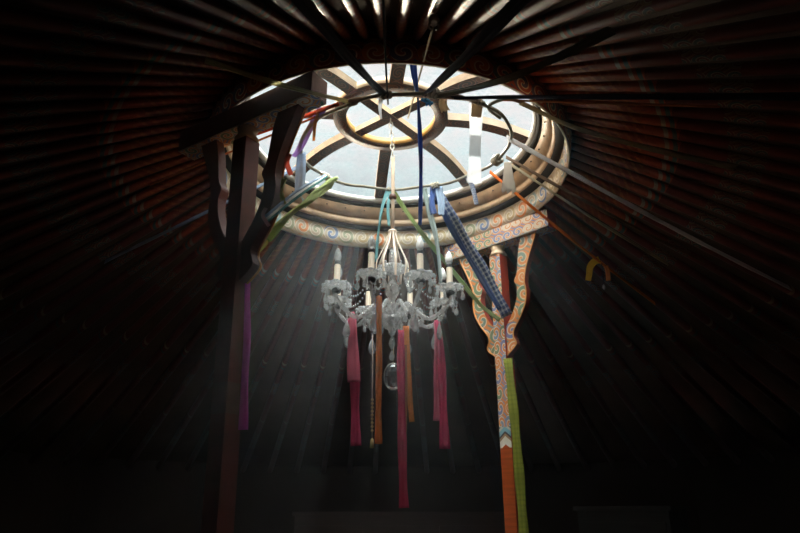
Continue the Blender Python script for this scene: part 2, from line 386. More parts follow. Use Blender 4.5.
# ------------------------------------------------------------------ carved pillars
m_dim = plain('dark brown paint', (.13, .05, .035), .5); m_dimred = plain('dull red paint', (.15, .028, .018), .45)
TA = .758
tang = Vector((math.sin(TA), -math.cos(TA), 0)); radi = Vector((math.cos(TA), math.sin(TA), 0))
def pillar(ang, top, foot, name_label, halfspan, zt=2.44, sgn=1, up_h=.575, right=1.0, edge=None, back=None):
    m_edge = edge or globals()['m_edge']; m_back = back or m_brk
    """sgn: +1 the far right pillar, -1 the near left one; its painted face looks at the crown centre"""
    tang = Vector((math.sin(ang), -math.cos(ang), 0)); radi = Vector((math.cos(ang), math.sin(ang), 0))
    root = empty('carved_pillar', (foot.x, foot.y, 0), name_label, 'pillar')
    inward = radi*(-sgn)
    M = Matrix((tang, radi, Vector((0, 0, 1)))).transposed()
    lean = Vector((top.x-foot.x, top.y-foot.y, 0))/zt
    def at(z): return lean*z
    w = .031
    def shaft(z0, z1, mats, name, ww=w, paint=True):
        m = MB(); c = [(-1, -1), (1, -1), (1, 1), (-1, 1)]
        rows = []
        for z in (z0, z1): rows.append([at(z)+tang*(a*ww)+radi*(b*ww)+Vector((0, 0, z)) for a, b in c])
        V = [[m.bm.verts.new(p) for p in r] for r in rows]
        for j in range(4):
            j2 = (j+1) % 4; f = m.bm.faces.new((V[0][j], V[0][j2], V[1][j2], V[1][j]))
            nrm = [(-radi), tang, radi, -tang][j]
            f.material_index = 0 if (nrm-inward).length < .1 else 1
            for l, q in zip(f.loops, ((0, z0), (2*ww, z0), (2*ww, z1), (0, z1))): l[m.uvl].uv = (q[0]+.01, q[1])
        m.cap(V[0], 1); m.cap(V[1], 1)
        return m.build(name, mats, root)
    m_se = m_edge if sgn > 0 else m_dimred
    shaft(0, 1.47, [m_orange, m_se], 'lower_shaft')
    shaft(1.56, zt-.05, [m_pil, m_se], 'painted_shaft')
    # chevron band
    t = NT('chevron band'); u, v = t.uv()
    vv = t.math('ADD', v, t.math('MULTIPLY', t.math('ABSOLUTE', t.math('SUBTRACT', u, .041)), .8))
    k = t.math('DIVIDE', t.math('SUBTRACT', vv, 1.47), .12)
    t.bsdf(t.ramp(k, [(0, (.42, .075, .015)), (.13, (.72, .66, .55)), (.42, (.35, .2, .1)), (.52, (.05, .04, .04)), (.6, (.2, .4, .48)), (.78, (.55, .5, .4)), (.88, (.04, .1, .16))], True), .45)
    shaft(1.47, 1.56, [t.m, m_edge], 'chevron_band', w*1.01)
    m = MB()
    m.lathe([(.036, 0), (.043, .008), (.036, .016), (.03, .03), (.036, .05)], at(zt-.05)+Vector((0, 0, zt-.05)), 16)
    m.build('neck_collar', m_wood, root)
    # capital plank under the ring
    m = MB(); fs = m.box(at(zt)+Vector((0, 0, zt+.045)), (.64, .075, .086), M, mi=1)
    for f in fs:
        f.normal_update()
        if (f.normal-inward).length < .2 or f.normal.z < -.9: f.material_index = 0
    m.build('capital_plank', [m_plank, m_edge], root)
    # dentil lines on the plank
    # brackets
    # outline in (s = distance from the shaft axis, z below the plank) going up the outside, down the inside
    out = [(.0, -.60), (.045, -.57), (.083, -.535), (.070, -.50), (.075, -.465), (.115, -.41), (.148, -.345), (.158, -.28), (.152, -.235), (.165, -.17), (.192, -.10), (.222, -.035), (.235, 0)]
    inn = [(.150, 0), (.132, -.06), (.122, -.13), (.112, -.185), (.095, -.215), (.108, -.25), (.102, -.31), (.078, -.37), (.045, -.42), (.02, -.455), (.0, -.47)]
    for side in (-1, 1):
        q = halfspan/.235*(right if side > 0 else 1)
        zs = up_h/.60
        k1 = [Vector((s*q, z*zs, 0)) for s, z in out]; k2 = [Vector((s*q, z*zs, 0)) for s, z in inn]
        o1 = smooth(k1, 3); i1 = smooth(list(reversed(k2)), 3)
        n = 34
        def samp(c, f):
            x = f*(len(c)-1); i = min(int(x), len(c)-2); return c[i].lerp(c[i+1], x-i)
        m = MB(); th = .017
        front, back = [], []; fu = []
        for i in range(n+1):
            a_, b_ = samp(o1, i/n), samp(i1, i/n)
            for lst, dd in ((front, -1), (back, 1)):
                lst.append([at(zt+p.y)+tang*(side*p.x)+radi*(dd*th)+Vector((0, 0, zt+p.y)) for p in (a_, a_.lerp(b_, .5), b_)])
            fu.append([(p.x*side+1, p.y+1) for p in (a_, a_.lerp(b_, .5), b_)])
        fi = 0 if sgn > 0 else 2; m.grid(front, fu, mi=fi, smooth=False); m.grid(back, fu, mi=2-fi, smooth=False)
        for j in (0, 2): m.grid([[r[j] for r in front], [r[j] for r in back]], mi=1, smooth=False)
        for i in (0, n): m.grid([front[i], back[i]], mi=1, smooth=False)
        bmesh.ops.remove_doubles(m.bm, verts=m.bm.verts, dist=1e-5)
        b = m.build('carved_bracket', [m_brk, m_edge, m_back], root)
        # raised rim following the outer edge
        m = MB(); m.tube([samp_ for samp_ in [at(zt+p.y)+tang*(side*p.x)+inward*th+Vector((0, 0, zt+p.y)) for p in o1]], .0045, 6)
        m.build('edge_bead', plain('orange bead paint', (.6, .24, .06), .4), b)
    return root
pr = pillar(TA, radi*.745, radi*.745, 'carved pillar with blue and orange scroll painting on the right behind the chandelier', .235, sgn=1)
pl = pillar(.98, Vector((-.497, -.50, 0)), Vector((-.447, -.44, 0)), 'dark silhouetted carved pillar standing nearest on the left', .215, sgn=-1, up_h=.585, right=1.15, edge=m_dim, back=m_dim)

# ------------------------------------------------------------------ hoop
hoop = empty('tension_hoop', HC, 'thin bent cane hoop hung level under the crown ring with straps knotted to it', 'hoop')
hx = Vector((1, 0, .058)).normalized(); hy = HN.cross(hx)
def hpt(a, r=HR): return HC + (hx*math.cos(a)+hy*math.sin(a))*r
m = MB(); pts = [hpt(k*2*PI/72)-HC + Vector((0, 0, .004*math.sin(k*.9))) for k in range(73)]; m.tube(pts, .0065, 8, capped=False); m.build('cane', m_rod, hoop)
for px, py, r_ in ((505, 161, .026), (325, 176, .018), (437, 188, .016), (350, 101, .013), (480, 103, .012), (430, 99, .02), (388, 99, .016), (391, 190, .012)):
    p = H(px, py); d = (p-HC); d = d.normalized()*HR; m = MB()
    tn = HN.cross(d).normalized()
    for j in range(3):
        c = d + tn*(.012*(j-1)); ring = []
        for k in range(15):
            a = k*2*PI/14+j; ring.append(c + d.normalized()*math.cos(a)*r_*.55 + HN*math.sin(a)*r_*.62 + tn*(.004*math.sin(a*2+j)))
        m.tube(ring, r_*.3, 6)
    tag(m.build('knot', m_rod if px > 480 else plain('pale cord', (.5, .46, .36), .8), hoop))
# outer hook rod at the right end of the hoop
m = MB(); m.tube(smooth([H(500, 118)-HC, H(488, 107)-HC, H(505, 99)-HC, H(521, 102)-HC], 6), .006, 8); m.build('side_branch', m_rod, hoop)

# ------------------------------------------------------------------ straps, ribbons and cords
def ribbon(name, label, cat, pts, w, mat, wd=(1, 0, 0), fold=.25, twist=0, th=.0012, group=None, w_end=None, n=10, folds=2.0, parent=None):
    q = smooth(pts, n); N = len(q); L = 0; k = 7
    o0 = q[0] if parent is None else Vector((0, 0, 0))
    top, bot, uvs = [], [], []
    fac = wd == 'facing'; wd = Vector(wd).normalized() if not isinstance(wd, str) else None; ph = random.random()*6
    for i in range(N):
        T = (q[min(i+1, N-1)]-q[max(i-1, 0)]).normalized(); f = i/(N-1)
        W = (T.cross(Vector((0, 1, 0))) if fac else T.cross(Vector((0, 0, 1)))) if wd is None else wd - T*wd.dot(T)
        W.normalize(); Nn = T.cross(W)
        if twist: W = (Matrix.Rotation(twist*f*2*PI+ph*0, 3, T) @ W); Nn = T.cross(W)
        if i: L += (q[i]-q[i-1]).length
        ww = w if w_end is None else w + (w_end-w)*f
        ww *= 1 + .12*math.sin(L*23+ph)
        a, b, c = [], [], []
        for j in range(k):
            s = j/(k-1)-.5; dd = ww*fold*math.sin(s*2*PI*folds+ph+L*4)*.5
            p = q[i]-o0 + W*ww*s + Nn*dd
            a.append(p+Nn*th); b.append(p-Nn*th); c.append((L*8, j/(k-1)))
        top.append(a); bot.append(b); uvs.append(c)
    m = MB(); m.grid(top, uvs); m.grid(bot, uvs)
    for j in (0, k-1): m.grid([[r[j] for r in top], [r[j] for r in bot]])
    for i in (0, N-1): m.grid([top[i], bot[i]])
    bmesh.ops.remove_doubles(m.bm, verts=m.bm.verts, dist=1e-6)
    o = m.build(name, mat, parent, o0 if parent is None else None)
    if parent is None: tag(o, label, cat, group)
    return o
def cord(name, label, cat, pts, r, mat, group=None, n=8):
    q = smooth(pts, n); m = MB(); m.tube([p-q[0] for p in q], r, 6); return tag(m.build(name, mat, None, q[0]), label, cat, group)
def sag(a, b, s=.03):
    a, b = Vector(a), Vector(b); return [a, a.lerp(b, .33)-Vector((0, 0, s*.9)), a.lerp(b, .66)-Vector((0, 0, s*.9)), b]

c_khaki = cloth('khaki webbing', (.55, .48, .32), trans=.15); c_dark = cloth('dark strap cloth', (.035, .035, .045), trans=.05)
c_navy = cloth('navy cloth', (.06, .12, .34), trans=.35); c_white = cloth('white sheer cloth', (.95, .93, .97), trans=.45)
c_orange = cloth('orange cloth', (.9, .25, .025), trans=.4); c_red = cloth('red cord cloth', (.5, .06, .02), trans=.1)
c_pink = cloth('raspberry chiffon', (.95, .27, .38), trans=.55); c_crim = cloth('crimson silk', (.7, .05, .12), trans=.4)
c_amber = cloth('burnt orange silk', (.88, .28, .06), trans=.45); c_teal = cloth('teal satin', (.18, .42, .45), trans=.35)
c_lblue = cloth('pale blue cloth', (.36, .47, .62), trans=.3); c_plaid = cloth('blue plaid cloth', (.05, .09, .22), trans=.2, c2=(.55, .6, .66), stripes=5)
c_green = cloth('moss green cloth', (.3, .36, .12), trans=.3); c_yel = cloth('yellow green tape', (.3, .32, .03), trans=.3, c2=(.2, .22, .02), stripes=6)
c_mag = cloth('magenta satin', (.85, .18, .7), trans=.5); c_lav = cloth('lavender cloth', (.5, .36, .62), trans=.4)
c_beige = cloth('beige cloth', (.55, .42, .28), trans=.3); c_grey = cloth('grey green satin', (.33, .4, .38), trans=.35)
c_brown = cloth('brown webbing', (.2, .12, .07), trans=.05); c_yellow = cloth('yellow cloth', (.85, .55, .03), trans=.4)
c_rope = plain('beige rope', (.5, .37, .26), .8); c_lime = cloth('lime green ribbon', (.4, .5, .2), trans=.35)

A = ribbon
A('strap', 'khaki strap running from the hoop to the dark roof at upper left', 'strap', sag(H(350, 102), RF(205, 60), .01), .014, cloth('light khaki webbing', (.75, .69, .46), trans=.6), 'facing', fold=.1, w_end=.022)
A('strap', 'dark strap rising from the hoop across the crown towards the top left', 'strap', sag(H(388, 98), RF(298, -4), .01), .022, c_dark, 'flat', w_end=.04)
A('strap', 'wide dark strap rising from the hoop towards the top right', 'strap', sag(H(424, 96), RF(524, -4), .01), .018, c_dark, 'flat', w_end=.05)
A('strap', 'dark olive strap from the hoop to the right of the wide dark strap', 'strap', sag(H(430, 97), RF(612, 30), .03), .02, c_khaki if 0 else cloth('dark olive webbing', (.09, .08, .055), trans=.05), 'flat', w_end=.036)
A('strap', 'nearly level dark blue strap leaving the hoop to the right', 'strap', sag(H(446, 98), RF(800, 96), .0), .014, cloth('blue black webbing', (.03, .04, .07), trans=.05), 'flat', w_end=.03)
cord('cord', 'thin orange cord just under the level dark blue strap', 'cord', [H(500, 100), RF(720, 107)], .004, plain('orange cord', (.55, .2, .08), .7))
A('strap', 'khaki strap from the branch of the hoop over the right crown edge', 'strap', sag(H(520, 102), RF(735, 168), .01)[:1]+[H(520, 102).lerp(RF(735, 168), .25)-Vector((0, 0, .035)), H(520, 102).lerp(RF(735, 168), .6)-Vector((0, 0, .03)), RF(735, 168)], .02, c_khaki, 'flat', w_end=.028)
A('strap', 'long white sheer strap slanting down to the right', 'strap', sag(H(507, 138), RF(790, 288), .01), .05, c_white, (0, .5, .85), fold=.05, w_end=.036)
A('strap', 'brown webbing strap just below the long white strap', 'strap', sag(H(506, 157), RF(704, 262), .01), .02, c_brown, (0, .3, 1), fold=.1, w_end=.02)
A('strap', 'olive and brown strap, third below the white strap', 'strap', sag(H(508, 163), RF(668, 264), .01), .016, c_khaki, (0, .3, 1), fold=.2, w_end=.018)
A('strap', 'bright orange strap with cloth tags tied on it, slanting down right', 'strap', sag(H(490, 172), RF(655, 304), .01), .018, c_orange, (0, .3, 1), fold=.3, w_end=.02)
cord('cord', 'red orange cord crossing behind the silhouetted pillar on the left', 'cord', [H(338, 104), H(338, 104).lerp(RF(178, 158), .5)-Vector((0, 0, .01)), RF(178, 158)], .007, c_red)
cord('cord', 'thin orange cord below the red orange cord at far left', 'cord', [H(318, 116), RF(150, 185)], .004, plain('dull orange cord', (.5, .16, .06), .7))
A('strap', 'pale blue grey strap slanting down left below the silhouetted pillar bracket', 'strap', sag(H(306, 163), RF(105, 262), .0), .022, c_lblue, (0, .3, 1), fold=.1, w_end=.02)
cord('cord', 'thin black cord hanging from the top roof down to the hoop', 'cord', [H(388, 104), H(388, 104).lerp(RF(383, -4), .5)+Vector((0, 0, -.02)), RF(383, -4)], .0035, c_dark)
# beige cord with its metal hook on the roof
hk = RF(434, 23); cord('cord', 'thin beige cord running up to a bright hook on the roof', 'cord', [P(408, 118, -.12), hk], .0035, c_khaki)
root = empty('roof_hook', hk, 'bright metal hook on a roof pole above the crown ring', 'hook')
m = MB(); m.lathe([(.012, -.012), (.016, 0), (.012, .012)], (0, 0, .01), 10); m.build('hook_plate', m_metal, root)
m = MB(); m.tube([(.014*math.cos(a*.6), 0, -.012+.014*math.sin(a*.6)) for a in range(-2, 8)], .003, 6); m.build('hook_loop', m_metal, root)
# navy ribbon hanging from the near rim to the chandelier
A('ribbon', 'long narrow navy ribbon hanging from the near crown rim down to the chandelier', 'ribbon', [P(413, 62, -.72), P(416, 85, -.62), P(419, 110, -.52), P(421, 160, -.36), P(420, 225, -.2)], .021, c_navy, (1, 0, 0), twist=.6, w_end=.014, fold=.4)
A('ribbon', 'bright blue ribbon knot tied on the hoop beside the navy ribbon', 'ribbon', [H(424, 99), H(430, 106)+Vector((0, 0, .012)), H(428, 101)+Vector((0, -.02, -.03))], .022, cloth('bright cyan cloth', (.08, .4, .7), trans=.4), (1, 0, 0), fold=.5)
# small cloth ties on the hoop
A('ribbon', 'beige cloth tie on the top of the hoop, right of the blue knot', 'ribbon', [P(444, 95, -.62), P(443, 104, -.61), P(446, 111, -.61)], .03, c_beige, (1, 0, 0), fold=.3)
A('ribbon', 'white cloth strip hanging straight down inside the right part of the hoop', 'ribbon', [P(476, 100, -.6), P(476, 118, -.6), P(475, 150, -.59), P(474, 183, -.58)], .042, cloth('white gauze', (.85, .85, .86), trans=.5, sheer=.55), (1, 0, 0), fold=.06)
A('ribbon', 'short beige strip tied over the top of the white cloth strip', 'ribbon', [P(476, 98, -.605), P(477, 106, -.607), P(476, 117, -.606)], .034, c_beige, (1, 0, 0), fold=.1)
A('ribbon', 'pale translucent rag hanging from the big knot at the right of the hoop', 'ribbon', [H(507, 162), H(507, 162)+Vector((0.0, .0, -.05)), H(506, 162)+Vector((.0, 0, -.14))], .028, cloth('clear grey plastic rag', (.55, .5, .44), trans=.5), (1, 0, 0), fold=.5, w_end=.056, folds=3)
A('ribbon', 'pale blue rolled cloth hanging from the left of the hoop', 'ribbon', [H(302, 152)+Vector((0, 0, -.005)), H(302, 152)+Vector((0, 0, -.09)), H(302, 152)+Vector((0, 0, -.175))], .034, c_lblue, (1, 0, 0), fold=.45, folds=1.0)
A('ribbon', 'thin twisted grey tail below the pale blue rolled cloth', 'ribbon', [H(302, 152)+Vector((0.004, 0, -.178)), H(302, 152)+Vector((.014, 0, -.20)), H(302, 152)+Vector((.028, 0, -.235))], .008, c_grey, (1, 0, 0), twist=.7)
A('ribbon', 'lavender ribbon drooping from the upper left of the hoop', 'ribbon', [H(322, 110)+Vector((0, 0, .01)), H(310, 128)+Vector((0, 0, .0)), H(299, 148)+Vector((0, 0, -.01)), H(294, 152)+Vector((0, 0, -.02))], .03, c_lav, (1, .3, 0), fold=.3, w_end=.018)
A('ribbon', 'short orange beige ribbon next to the lavender ribbon', 'ribbon', [H(318, 112), H(315, 124)+Vector((0, 0, -.005)), H(314, 136)+Vector((0, 0, -.02))], .01, cloth('peach cloth', (.72, .4, .16), trans=.4), (1, 0, 0), fold=.3)
A('ribbon', 'small white rag hanging off the top bar of the hoop left of centre', 'ribbon', [P(381, 98, -.66), P(380, 108, -.66), P(381, 119, -.66)], .014, c_white, (1, 0, 0), fold=.4, w_end=.006)
# rods lashed across the top of the hoop
cord('cane_rod', 'straight pale cane rod lashed along the near side of the hoop', 'rod', [P(348, 101, -.66), P(372, 97, -.67), P(400, 95, -.675), P(440, 97, -.67), P(478, 100, -.65)], .0065, plain('pale cane', (.62, .47, .34), .5))
# bundle left: three cords to the left bracket
b0 = H(325, 175)
for k, (mt, lb, dy) in enumerate(((c_lblue, 'pale blue cord, uppermost of the bundle tied to the left bracket', 0), (plain('white cord', (.7, .72, .68), .8), 'white cord in the middle of the bundle tied to the left bracket', 3.2), (cloth('dark teal cord', (.05, .2, .19), trans=.2), 'dark teal cord, lowest of the bundle tied to the left bracket', 6.5))):
    cord('cord', lb, 'cord', [b0+Vector((.004*k, 0, -.004*k)), P(297, 191+dy, -.5), P(266, 216+dy, -.66)], .0048, mt, 'cords from the hoop to the left bracket')
A('sash', 'twisted moss green sash slanting from the hoop down to the silhouetted pillar', 'sash', [H(336, 179), P(314, 196, -.36), P(290, 215, -.44), P(268, 238, -.47), P(249, 262, -.45)], .03, c_green, (.6, 0, .8), twist=1.0, fold=.6, n=16, folds=2.5)
A('ribbon', 'short olive green ribbon hanging behind the silhouetted bracket', 'ribbon', [P(285, 178, -.6), P(282, 192, -.6), P(284, 204, -.59)], .016, c_green, (1, 0, 0), twist=.5, fold=.4)
A('ribbon', 'thin pink cloth hanging at the outer edge of the silhouetted bracket', 'ribbon', [P(266, 208, -.68), P(263, 216, -.68), P(269, 226, -.68)], .01, cloth('pale pink cloth', (.7, .42, .4), trans=.4), (1, 0, 0), fold=.3)
A('ribbon', 'salmon pink ribbon tied round the silhouetted bracket beside the hoop', 'ribbon', [P(290, 154, -.68), P(287, 163, -.68), P(291, 175, -.68)], .014, cloth('salmon cloth', (.75, .3, .22), trans=.4), (1, 0, 0), fold=.3)
# middle: teal ribbon and others on the far side of the hoop
kn = H(391, 190)
A('ribbon', 'light teal ribbon with a long tail hanging at the chandelier rope, left tail', 'ribbon', [kn+Vector((-.012, 0, 0)), P(382, 210, .03), P(378, 235, .01), P(376, 262, .0)], .02, c_teal, (1, 0, 0), twist=.4, fold=.4, w_end=.016)
A('ribbon', 'short light teal ribbon tail beside the chandelier rope', 'ribbon', [kn+Vector((-.004, -.004, 0)), P(388, 208, .03), P(389, 226, .02)], .012, c_teal, (1, 0, 0), fold=.4)
A('ribbon', 'lime green ribbon crossing from the chandelier rope down right to the pillar', 'ribbon', [kn+Vector((.004, 0, 0)), P(420, 231, .2), P(452, 270, .35), P(480, 304, .42), P(500, 320, .44)], .02, c_lime, (1, 0, .6), fold=.3)
A('ribbon', 'grey green satin ribbon hanging down behind the white bulbs', 'ribbon', [H(424, 188), P(430, 215, .06), P(437, 245, .05), P(441, 285, .03)], .026, c_grey, (1, 0, 0), twist=.25, fold=.35, w_end=.022)
kn2 = H(437, 189)
A('scarf', 'long navy and white plaid scarf slanting from the hoop to the right pillar', 'scarf', [kn2, P(449, 212, .12), P(467, 243, .25), P(487, 277, .36), P(507, 316, .44)], .045, c_plaid, (1, 0, .45), fold=.22, w_end=.052)
A('ribbon', 'plain navy ribbon running along the left edge of the plaid scarf', 'ribbon', [kn2+Vector((-.01, -.01, 0)), P(443, 212, .10), P(460, 243, .23), P(480, 276, .34), P(500, 309, .42)], .026, c_navy, (1, 0, .45), fold=.3)
A('ribbon', 'short blue plaid end hanging from the scarf knot, left one', 'ribbon', [kn2+Vector((-.02, -.02, 0)), P(432, 203, .05), P(434, 214, .04)], .026, c_navy, (1, 0, 0), fold=.4)
A('ribbon', 'short pale blue end hanging from the scarf knot, right one', 'ribbon', [kn2+Vector((.004, -.03, 0)), P(441, 203, .05), P(441, 215, .04)], .03, c_lblue, (1, 0, 0), fold=.4)
A('ribbon', 'small speckled blue ribbon dangling from the rod right of the scarf knot', 'ribbon', [H(467, 178), H(467, 178)+Vector((.02, 0, -.04)), H(467, 178)+Vector((.035, 0, -.13))], .018, cloth('speckled blue', (.12, .16, .3), trans=.3, c2=(.6, .62, .66), stripes=11), (1, 0, 0), fold=.5)
# tags on the orange strap
s0, s1 = H(490, 172), RF(655, 304); q = s0.lerp(s1, .62)-Vector((0, 0, .012)); dd = (CAM-q).length/F*1.0
def off(px_, py_): return q + rt*(px_*dd) + up*(-py_*dd)
A('ribbon', 'yellow cloth tag looped on the orange strap', 'ribbon', [off(0, -2), off(-5, 0), off(-9, 5), off(-10, 12), off(-11, 18)], 6*dd, c_yellow, 'facing', fold=.1)
A('ribbon', 'burnt orange cloth tag hanging beside the yellow tag', 'ribbon', [off(6, 4), off(7.5, 8), off(8, 12), off(8.5, 18)], 5*dd, c_amber, 'facing', fold=.1)
root = empty('key_fob', off(2, 2), 'small dark key fob dangling from the orange strap between two tags', 'key fob')
m = MB(); m.tube(rel(root, [off(2, 1), off(3, 12), off(4, 21)]), .002, 6); m.build('fob_string', c_dark, root)
m = MB(); m.lathe([(.002, .012), (.006, .006), (.007, -.004), (.003, -.012)], rel(root, [off(4, 24)])[0], 10); m.build('fob_charm', m_metal, root)
# tapes down the pillars
A('tape', 'yellow green tape hanging down beside the right pillar', 'tape', [radi*.70+tang*.05+Vector((.0, 0, 1.86)), radi*.69+tang*.075+Vector((0, 0, 1.5)), radi*.68+tang*.09+Vector((0, 0, .9)), radi*.67+tang*.10+Vector((0, 0, .35))], .04, c_yel, (1, -.1, 0), fold=.08)
A('ribbon', 'magenta satin ribbon hanging down the right edge of the silhouetted pillar', 'ribbon', [P(246, 256, -.50), P(245, 300, -.49), P(244, 350, -.48), P(241, 430, -.47)], .036, c_mag, (1, 0, 0), fold=.15)

# ------------------------------------------------------------------ chandelier
CX = P(392.5, 240, 0).x
CH = Vector((CX, 0, P(391, 320, 0).z))
def zc(py): return P(391, py, 0).z - CH.z
ch = empty('crystal_chandelier', CH, 'crystal glass chandelier with eight candle arms hanging in the middle', 'chandelier')
# hanging chain + rope
chain = empty('hanging_chain', (0, 0, Z0+HZ), 'pale metal chain hooked to the crossbars of the crown ring above the chandelier', 'chain')
def link(c, rot, r=.008, h=.016):
    m = MB(); ax = Vector((1, 0, 0)) if rot else Vector((0, 1, 0))
    m.tube([Vector(c)+ax*math.cos(k*2*PI/12)*r+Vector((0, 0, math.sin(k*2*PI/12)*h)) for k in range(13)], .0028, 6); return m
zt_, zb_ = Z0+HZ, P(391, 158, 0).z
nl = int((zt_-zb_)/.026)
for k in range(nl+1): link((CX*k/nl, 0, -(zt_-zb_)*k/nl), k % 2).build('chain_link', plain('pale metal', (.6, .58, .52), .35, .1, Metallic=.6), chain)
m = MB(); zz = [CH.z+zc(158)-.0, CH.z+zc(232)]
m.tube([(CX+.0, 0, zz[0])-CH.copy() if 0 else Vector((0, 0, zz[0]-CH.z)), Vector((.001, 0, (zz[0]+zz[1])/2-CH.z)), Vector((0, 0, zz[1]-CH.z))], .0075, 10)
m.build('hanging_rod', c_rope, ch)
m = MB(); m.lathe([(.004, -.012), (.014, -.01), (.018, 0), (.014, .01), (.004, .012)], (0, 0, zc(197)), 14); m.build('rod_ball', plain('brown ball', (.12, .05, .03), .4), ch)
m = MB(); m.lathe([(.006, .012), (.018, .006), (.02, 0), (.014, -.008), (.004, -.01)], (0, 0, zc(232)), 14); m.build('top_cap', m_prong, ch)
for k in range(8):
    a = k*PI/4+.2; d = Vector((math.cos(a), math.sin(a), 0)); s = Vector((-math.sin(a), math.cos(a), 0)); m = MB()
    path = smooth([d*.012+Vector((0, 0, zc(232))), d*.022+Vector((0, 0, zc(242))), d*.046+Vector((0, 0, zc(254))), d*.064+Vector((0, 0, zc(265))), d*.058+Vector((0, 0, zc(280)))], 5)
    n = len(path)
    m.grid([[p-s*.0042+d*e for p in path] for e in (0, .003)] and [[p-s*.0045 for p in path], [p+s*.0045 for p in path], [p+s*.0045+d*.004 for p in path], [p-s*.0045+d*.004 for p in path]], closev=True)
    m.build('crown_prong', m_prong, ch)
m = MB(); m.lathe([(.012, zc(314)), (.022, zc(309)), (.013, zc(304)), (.013, zc(300)), (.026, zc(294)), (.030, zc(288)), (.018, zc(283)), (.012, zc(279)), (.015, zc(272)), (.015, zc(254)), (.008, zc(248))], seg=18); m.build('centre_column', m_glass, ch)
m = MB(); m.lathe([(.016, zc(275)), (.05, zc(271)), (.062, zc(268)), (.052, zc(269)), (.016, zc(273))], seg=48, wav=.10, wn=12); m.build('upper_dish', m_glass, ch)
m = MB(); m.lathe([(.001, zc(336)), (.010, zc(334)), (.016, zc(330)), (.034, zc(326)), (.044, zc(321)), (.034, zc(317)), (.02, zc(314)), (.004, zc(313))], seg=32, wav=.05, wn=8); m.build('receiver_bowl', m_glass, ch)
m = MB(); m.lathe([(.0005, zc(350)), (.008, zc(348)), (.014, zc(344)), (.010, zc(339)), (.004, zc(337)), (.008, zc(335.5)), (.0005, zc(334))], seg=12); m.build('finial', m_glass, ch)
def drop_mesh(h=.042, r=.0115, seg=8):
    m = MB(); m.lathe([(.0005, -h), (r*.75, -h*.9), (r, -h*.68), (r*.8, -h*.42), (r*.3, -h*.12), (.0005, 0)], seg=seg, smooth=False)
    for v in m.bm.verts: v.co.y *= .55
    return m
def bead_mesh(r=.006, seg=8):
    m = MB(); m.lathe([(.0005, -r), (r*.7, -r*.7), (r, 0), (r*.7, r*.7), (.0005, r)], seg=seg, smooth=False); return m
drop_p = drop_mesh().build('crystal_drop', m_drop, ch); drop_p.location = (0, 0, zc(350))
spear_m = drop_mesh(.05, .007, 6); spear = spear_m.build('crystal_spear', m_glass, ch); spear.location = (.05, .0, zc(326))
bead_p = bead_mesh().build('crystal_bead', m_glass, ch); bead_p.location = (-.05, 0, zc(327))
def put(proto, parent, loc, sc=1, rz=0):
    o = proto.copy(); col.objects.link(o); o.parent = parent; o.location = loc; o.scale = (sc, sc, sc); o.rotation_euler = (0, 0, rz); return o
for k in range(12):
    a = k*PI/6+.1; put(spear, ch, (.060*math.cos(a), .060*math.sin(a), zc(269.5)), .75, a+PI/2)
for k in range(8):
    a = k*PI/4+.2; put(spear, ch, (.044*math.cos(a), .044*math.sin(a), zc(322)), .8, a+PI/2)
arm_z = zc(295.5)
